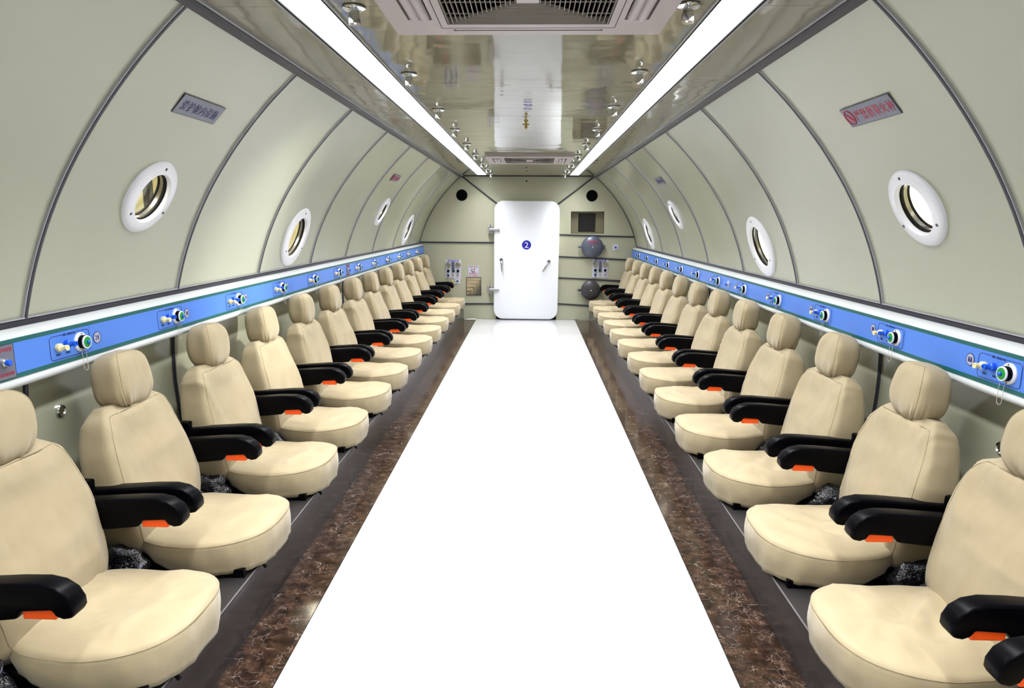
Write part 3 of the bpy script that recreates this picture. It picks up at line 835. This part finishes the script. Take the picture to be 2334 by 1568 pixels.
# chrome plugs low on the walls
for sd, y, z, side in ((-1, 2.10, 0.71, 'blue-lettered'), (1, 2.036, 0.647, 'red-lettered')):
    a = math.asin((z - ZC) / R0)
    t = empty('wall_socket', frame(cyl(sd, y, a), (0, -sd, 0), (-sd * math.sin(a), 0, math.cos(a))))
    tag(t, 'round chrome socket on the wall behind the seats on the %s plaque side' % side, 'socket', 'chrome wall sockets')
    part('bezel', MB().lathe([(0.021, -0.002), (0.021, 0.006), (0.017, 0.010), (0.014, 0.006)], 24), chrome_m, t, smooth=40)
    part('insert', MB().lathe([(0.014, 0.0), (0.014, 0.005)], 20), black_m, t)

# plaques on the curved walls
def plaque(sd, y, zc, w, h, kind, label):
    a = math.asin((zc - ZC) / R0)
    n = 8
    t = empty('wall_plaque', frame(cyl(sd, y, a, 0.003), (0, -sd, 0), (-sd * math.sin(a), 0, math.cos(a))))
    tag(t, label, 'plaque')
    r = R0 + 0.003 * 0
    def bent(x, yy, zz):      # plate follows the wall curve
        q = yy / R0
        return (x, (R0 - zz) * math.sin(q), (R0) - (R0 - zz) * math.cos(q))
    def sheet(w_, h_, z0, z1):
        vs = []; fs = []
        for j in range(n + 1):
            yy = -h_ + 2 * h_ * j / n
            for x in (-w_, w_):
                vs += [bent(x, yy, z0), bent(x, yy, z1)]
        for j in range(n):
            b = 4 * j
            fs += [(b + 1, b + 3, b + 7, b + 5), (b, b + 4, b + 6, b + 2), (b, b + 1, b + 5, b + 4), (b + 2, b + 6, b + 7, b + 3)]
        fs += [(0, 2, 3, 1), (4 * n, 4 * n + 1, 4 * n + 3, 4 * n + 2)]
        return MB().add(vs, fs)
    part('border', sheet(w, h, -0.001, 0.001), trim_m, t)
    part('plate', sheet(w - 0.0025, h - 0.0025, 0.0, 0.0018), plaque_m, t)
    if kind == 'blue':
        for k, c in enumerate('爱护舱内设施'):
            text('character', c, 0.042, ink_m, t, -0.105 + 0.042 * k, -0.001, 0.0024, 0.95)
    else:
        for k, c in enumerate('严禁携带火种'):
            text('character', c, 0.044, inkred_m, t, -0.072 + 0.041 * k, -0.001, 0.0024, 0.85)
        x0 = -w + 0.034
        s = part('prohibition_ring', MB().tube([(x0 + 0.026 * math.cos(q), 0.028 * math.sin(q), 0.0026) for q in [2 * PI * k / 28 for k in range(28)]], 0.0022, 6, True), inkred_m, t, smooth='all')
        part('prohibition_bar', MB().tube([(x0 - 0.018, 0.019, 0.0026), (x0 + 0.018, -0.019, 0.0026)], 0.002, 6), inkred_m, s)
        part('flame', MB().prism([(x0 - 0.010, -0.016), (x0 + 0.010, -0.016), (x0 + 0.012, -0.004), (x0 + 0.003, 0.012), (x0 - 0.001, 0.002), (x0 - 0.008, 0.006), (x0 - 0.012, -0.006)], 0.0018, 0.0024), mat('flame_red', lin(176, 16, 58), 0.4), s)
plaque(-1, 2.40, 1.698, 0.147, 0.038, 'blue', 'grey plaque with blue Chinese characters on the curved cream wall')
plaque(1, 2.298, 1.680, 0.159, 0.038, 'red', 'grey plaque with red Chinese characters and a no-fire symbol')
plaque(-1, 5.90, 1.682, 0.150, 0.034, 'red', 'small grey plaque between ribs, farther down the blue-lettered plaque wall')
plaque(1, 5.915, 1.668, 0.145, 0.036, 'blue', 'small grey plaque between ribs, farther down the red-lettered plaque wall')

# ------------------------------------------------------------------ seats
def spow(c, e): return math.copysign(abs(c) ** e, c)
AX0, AX1 = Vector((-0.150, 0, 0.070)), Vector((-0.243, 0, 0.548))
AXD = (AX1 - AX0).normalized(); AXN = Vector((AXD.z, 0, -AXD.x))
def lerp_tab(t, tab):
    for (a, va), (b, vb) in zip(tab[:-1], tab[1:]):
        if t <= b:
            u = (t - a) / (b - a) if b > a else 0
            u = u * u * (3 - 2 * u) if len(tab) < 4 else u
            return va + (vb - va) * u
    return tab[-1][1]
W_TAB = [(0, 0.170), (0.06, 0.198), (0.15, 0.214), (0.3, 0.226), (0.45, 0.231), (0.6, 0.226), (0.72, 0.214), (0.82, 0.200), (0.90, 0.183), (0.955, 0.164), (1.0, 0.125)]
D_TAB = [(0, 0.035), (0.06, 0.058), (0.2, 0.070), (0.6, 0.070), (0.85, 0.062), (0.94, 0.050), (1.0, 0.020)]
def smooth_tab(t, tab):
    s = 0; w = 0
    for k in range(-4, 5):
        q = min(1, max(0, t + k * 0.010)); g = math.exp(-(k / 2.5) ** 2); s += g * lerp_tab(q, tab); w += g
    return s / w
def back_point(t, th, seed, off=0.0):
    w, d = smooth_tab(t, W_TAB), smooth_tab(t, D_TAB)
    c, s = math.cos(th), math.sin(th)
    y = (w + off) * spow(s, 2 / 6.5)
    x = (d + off) * spow(c, 2 / 6.0)
    if c > 0:                                            # front face: lumbar swell and side bolsters
        k = (1 - abs(y / w) ** 3)
        x += 0.012 * math.exp(-((t - 0.32) / 0.22) ** 2) * k - 0.010 * math.exp(-((t - 0.80) / 0.12) ** 2) * k
    L = (AX1 - AX0).length
    base = AX0 + AXD * (L * t)
    p = base + AXN * x + Vector((0, y, 0))
    q = Vector((p.x * 6 + seed, p.y * 14, p.z * 5))
    rg = (1 - abs(noise.noise(Vector((p.y * 11 + seed * 2, p.z * 3.5 + p.y * 3, seed))))) ** 6
    a = 0.006 * noise.noise(q) + 0.011 * rg * (1 if c > 0 else 0.4) + 0.004 * noise.noise(Vector((p.y * 30 + seed, p.z * 9, p.x * 9)))
    a += 0.007 * math.exp(-((t - 0.92) / 0.06) ** 2) * noise.noise(Vector((p.y * 60, seed, p.z * 20)))
    n = Vector((AXN.x * c, s, AXN.z * c))
    return p + n * a
def make_back(seed):
    nt, nn = 44, 56; vs = []; fs = []
    for i in range(nt + 1):
        t = 1 - (1 - i / nt) ** 1.15
        for k in range(nn):
            vs.append(back_point(t, 2 * PI * k / nn, seed))
    for i in range(nt):
        for k in range(nn):
            l = (k + 1) % nn
            fs.append((i * nn + k, i * nn + l, (i + 1) * nn + l, (i + 1) * nn + k))
    fs.append(tuple(range(nn))); fs.append(tuple(nt * nn + k for k in range(nn)))
    return MB().add(vs, fs)
def back_seam(seed):
    pts = []
    for i in range(30):
        pts.append(back_point(0.10 + 0.84 * i / 29, 0.80, seed, 0.0002))
    for k in range(1, 10):
        pts.append(back_point(0.945, 0.80 - 1.6 * k / 10, seed, 0.0002))
    for i in range(30):
        pts.append(back_point(0.94 - 0.84 * i / 29, -0.80, seed, 0.0002))
    return MB().tube(pts, 0.0012, 5)
HC = Vector((-0.236, 0, 0.620)); HT = 0.12
def head_point(u, th, seed):
    # u: -1 bottom .. 1 top (latitude), th around vertical
    cu_, su = math.cos(u * PI / 2), math.sin(u * PI / 2)
    z = 0.095 * spow(su, 2 / 2.9)
    k = abs(cu_) ** (2 / 2.9)
    wy = 0.106 * (1 - 0.05 * (z / 0.095)) if z > 0 else 0.106 * (1 - 0.08 * (z / 0.095) ** 2)
    y = wy * spow(math.sin(th), 2 / 4.0) * k
    x = 0.058 * spow(math.cos(th), 2 / 4.0) * k
    p = Vector((x, y, z))
    g = max(0, -u + 0.05) ** 1.4                                 # gathers towards the elastic hem
    p += Vector((math.cos(th), math.sin(th) * 1.0, 0)) * (0.026 * g * (abs(noise.noise(Vector((math.cos(th) * 5, math.sin(th) * 5 + seed, 0.6 * u)))) - 0.25) + 0.007 * g * math.sin(th * 13 + 3 * noise.noise(Vector((math.cos(th) * 2, math.sin(th) * 2, seed)))))
    p *= 1 + 0.05 * noise.noise(Vector((p.x * 14 + seed, p.y * 14, p.z * 14)))
    return Matrix.Translation(HC) @ (Matrix.Rotation(-HT, 3, 'Y') @ p) if False else HC + Matrix.Rotation(-HT, 3, 'Y') @ p
def make_head(seed):
    nu, nn = 30, 96; vs = []; fs = []
    for i in range(nu + 1):
        u = -0.93 + 1.915 * i / nu
        for k in range(nn): vs.append(head_point(u, 2 * PI * k / nn, seed))
    for i in range(nu):
        for k in range(nn):
            l = (k + 1) % nn
            fs.append((i * nn + k, i * nn + l, (i + 1) * nn + l, (i + 1) * nn + k))
    fs.append(tuple(range(nn))); fs.append(tuple(nu * nn + k for k in range(nn)))
    return MB().add(vs, fs)
def head_seam(seed):
    pts = [head_point(-0.85 + 1.6 * i / 24, 0.74, seed) for i in range(25)]
    pts += [head_point(0.75, 0.74 - 1.48 * k / 12, seed) for k in range(1, 12)]
    pts += [head_point(0.75 - 1.6 * i / 24, -0.74, seed) for i in range(25)]
    c = HC
    return MB().tube([c + (p - c) * 1.002 for p in pts], 0.0011, 5)
CX0, CL, CW = 0.052, 0.228, 0.212
def cush_outline(th):
    c, s = math.cos(th), math.sin(th)
    n = 2.5 if c > 0 else 4.5
    wy = CW * (1.0 if c > 0 else 1.0 - 0.15 * abs(c))
    return CX0 + CL * spow(c, 2 / n), wy * spow(s, 2 / 2.9)
def cush_seam_z(x):
    q = (x - CX0) / CL
    return 0.126 + 0.010 * max(0, q) ** 2 + 0.012 * max(0, -q) ** 2 - 0.006 * math.exp(-(q / 0.4) ** 2)
def make_cushion(seed, fold):
    nn, K, J = 72, 14, 7; vs = []; fs = []
    def wr(x, y, z, k):
        a = 0.008 * noise.noise(Vector((x * 9 + seed, y * 9, 1.3))) + 0.010 * (1 - abs(noise.noise(Vector((x * 7 + y * 4 + seed, y * 5 - x * 3, seed))))) ** 8 + 0.002 * noise.noise(Vector((x * 22, y * 22 + seed, 4)))
        if fold:                                          # slack folds running from the near rear corner
            d = (x * 0.75 + fold * y * 0.65)
            m = math.exp(-((x + 0.02) / 0.13) ** 2) * math.exp(-((y * fold - 0.02) / 0.14) ** 2)
            a += 0.014 * m * math.sin(d * 62 + 2 * noise.noise(Vector((x * 8, y * 8, seed))))
        return a * k
    for i in range(K + 1):
        q = i / K
        for k in range(nn):
            th = 2 * PI * k / nn
            ox, oy = cush_outline(th)
            x, y = CX0 + (ox - CX0) * q, oy * q
            crown = 0.024 * (1 - q ** 2.6)
            z = cush_seam_z(x) + crown - 0.006 * (1 - q) ** 2
            e = max(0, (q - 0.86) / 0.14)
            z -= 0.004 * e * e
            vs.append((x, y, z + wr(x, y, z, 1 - 0.5 * q)))
    for j in range(1, J + 1):
        r = j / J
        for k in range(nn):
            th = 2 * PI * k / nn
            ox, oy = cush_outline(th)
            cx = math.cos(th)
            zt = cush_seam_z(ox) - 0.004
            qx = (ox - CX0) / CL
            rear = max(0, (-qx - 0.25) / 0.75)
            zb = 0.016 + 0.085 * rear ** 0.8
            z = zt + (zb - zt) * r
            bul = 0.0045 * math.sin(PI * min(1, r * 1.15)) - 0.005 * r ** 3
            bul += 0.010 * r * noise.noise(Vector((math.cos(th) * 4.5 + seed, math.sin(th) * 4.5, r * 0.8))) + 0.005 * r * noise.noise(Vector((math.cos(th) * 14 + seed, math.sin(th) * 14, r * 0.8)))
            L = math.hypot(ox - CX0, oy)
            vs.append((ox + (ox - CX0) / L * bul, oy + oy / L * bul, z))
    for i in range(K + J):
        for k in range(nn):
            l = (k + 1) % nn
            fs.append((i * nn + k, i * nn + l, (i + 1) * nn + l, (i + 1) * nn + k))
    fs.append(tuple((K + J) * nn + k for k in range(nn)))
    return MB().add(vs, fs)
def cush_seam():
    pts = []
    for k in range(72):
        ox, oy = cush_outline(2 * PI * k / 72)
        L = math.hypot(ox - CX0, oy)
        pts.append((ox + (ox - CX0) / L * 0.0008, oy + oy / L * 0.0008, cush_seam_z(ox) - 0.0055))
    return MB().tube(pts, 0.0011, 5, True)
ARM = [(-0.245, 0.241), (-0.250, 0.286), (-0.240, 0.324), (-0.144, 0.332), (-0.018, 0.341), (0.044, 0.342), (0.080, 0.334), (0.106, 0.316), (0.119, 0.292), (0.120, 0.272), (0.112, 0.258), (0.092, 0.255), (0.074, 0.262), (0.066, 0.276), (-0.005, 0.272), (-0.018, 0.252), (-0.092, 0.244), (-0.176, 0.238)]
RX = Matrix.Rotation(PI / 2, 4, 'X')
def make_film(seed, s):
    nu, nn = 14, 20; vs = []; fs = []
    for i in range(nu + 1):
        u = -1 + 2 * i / nu
        for k in range(nn):
            th = 2 * PI * k / nn
            p = Vector((0.085 * math.cos(u * 1.5) * math.cos(th), 0.040 * math.cos(u * 1.5) * math.sin(th), 0.062 * math.sin(u * PI / 2)))
            p *= 1 + 0.45 * noise.noise(Vector((p.x * 22 + seed, p.y * 26 + s, p.z * 22))) + 0.15 * noise.noise(Vector((p.x * 60 + seed, p.y * 60, p.z * 60)))
            p.z = max(p.z, -0.058)
            vs.append(Vector((-0.165, s * 0.222, 0.062)) + p)
    for i in range(nu):
        for k in range(nn):
            l = (k + 1) % nn
            fs.append((i * nn + k, i * nn + l, (i + 1) * nn + l, (i + 1) * nn + k))
    fs.append(tuple(range(nn))); fs.append(tuple(nu * nn + k for k in range(nn)))
    return MB().add(vs, fs)
def make_seat(seed, fold):
    t = empty('patient_seat')
    c = part('cushion', make_cushion(seed, fold), fab, t, smooth='all')
    part('cushion_seam', cush_seam(), seam_m, c)
    b = part('backrest', make_back(seed), fab, t, smooth='all')
    part('backrest_seam', back_seam(seed), seam_m, b)
    h = part('headrest', make_head(seed), fab, t, smooth='all')
    part('headrest_seam', head_seam(seed), seam_m, h)
    for s in (-1, 1):
        part('headrest_post', MB().tube([(-0.238, s * 0.05, 0.51), (-0.236, s * 0.05, 0.56)], 0.006, 8), chrome_m, h)
    part('seat_base', MB().box(-0.20, 0.215, -0.165, 0.165, 0.0, 0.050), blackmat_m, t, bevel=0.008)
    for s in (-1, 1):
        part('seat_rail', MB().box(-0.17, 0.215, *sorted((s * 0.165, s * 0.185)), 0.0, 0.028), black_m, t)
    part('adjust_lever', MB().tube([(0.16, -0.10, 0.014), (0.245, -0.104, 0.010), (0.256, -0.104, -0.004)], 0.006, 8), black_m, t, smooth='all')
    for s in (-1, 1):
        a = part('armrest', MB().prism(ARM, -0.026, 0.026, Matrix.Translation((0, s * 0.236, 0)) @ RX), black_m, t, smooth=35, bevel=0.010, seg=3)
        part('armrest_button', MB().box(-0.020, 0.058, -0.017, 0.017, 0.250, 0.276, Matrix.Translation((0.013, s * 0.236, 0))), orange_m, a, bevel=0.003)
        part('hinge_block', MB().box(-0.262, -0.215, -0.020, 0.018, 0.30, 0.352, Matrix.Translation((0, s * 0.240, 0))), black_m, a, bevel=0.006)
        part('pivot', MB().box(-0.235, -0.195, 0.163, 0.225, 0.25, 0.30) if s > 0 else MB().box(-0.235, -0.195, -0.225, -0.163, 0.25, 0.30), blackmat_m, a)
        part('recliner_cover', make_film(seed + 3 * s, s), film_m, t, smooth='all')
    return t
protos = [make_seat(1.7, 0), make_seat(5.2, -1), make_seat(9.4, 0), make_seat(13.1, 1)]
used = [False] * 4
LSEAT = [1.625, 2.19, 2.81, 3.40, 4.01, 4.59, 5.20, 5.81, 6.41, 7.01, 7.63, 8.23, 8.83]
RSEAT = [1.025, 1.652, 2.225, 2.835, 3.445, 4.06, 4.65, 5.24, 5.86, 6.45, 7.04, 7.64, 8.24, 8.83]
rnd = random.Random(3)
def place(sd, y, kind, label, yaw):
    if used[kind]: o = copy_tree(protos[kind])
    else: o = protos[kind]; used[kind] = True
    o.location = (sd * 1.10, y, PLAT[sd])
    o.rotation_euler = (0, 0, (0 if sd < 0 else PI) + yaw)
    tag(o, label, 'seat', 'beige seats along both walls')
for i, y in enumerate(LSEAT):
    place(-1, y, (0, 2, 0, 2, 0, 2, 0, 2, 0, 2, 0, 2, 0)[i], 'beige cloth-covered seat, %s from the white door, in the row under the blue-lettered plaque' % ORD[len(LSEAT) - i], rnd.uniform(-0.02, 0.02))
for i, y in enumerate(RSEAT):
    place(1, y, (0, 1, 3, 1, 2, 0, 2, 0, 2, 0, 2, 0, 2, 0)[i], 'beige cloth-covered seat, %s from the white door, in the row under the red-lettered plaque' % ORD[len(RSEAT) - i], rnd.uniform(-0.02, 0.02))
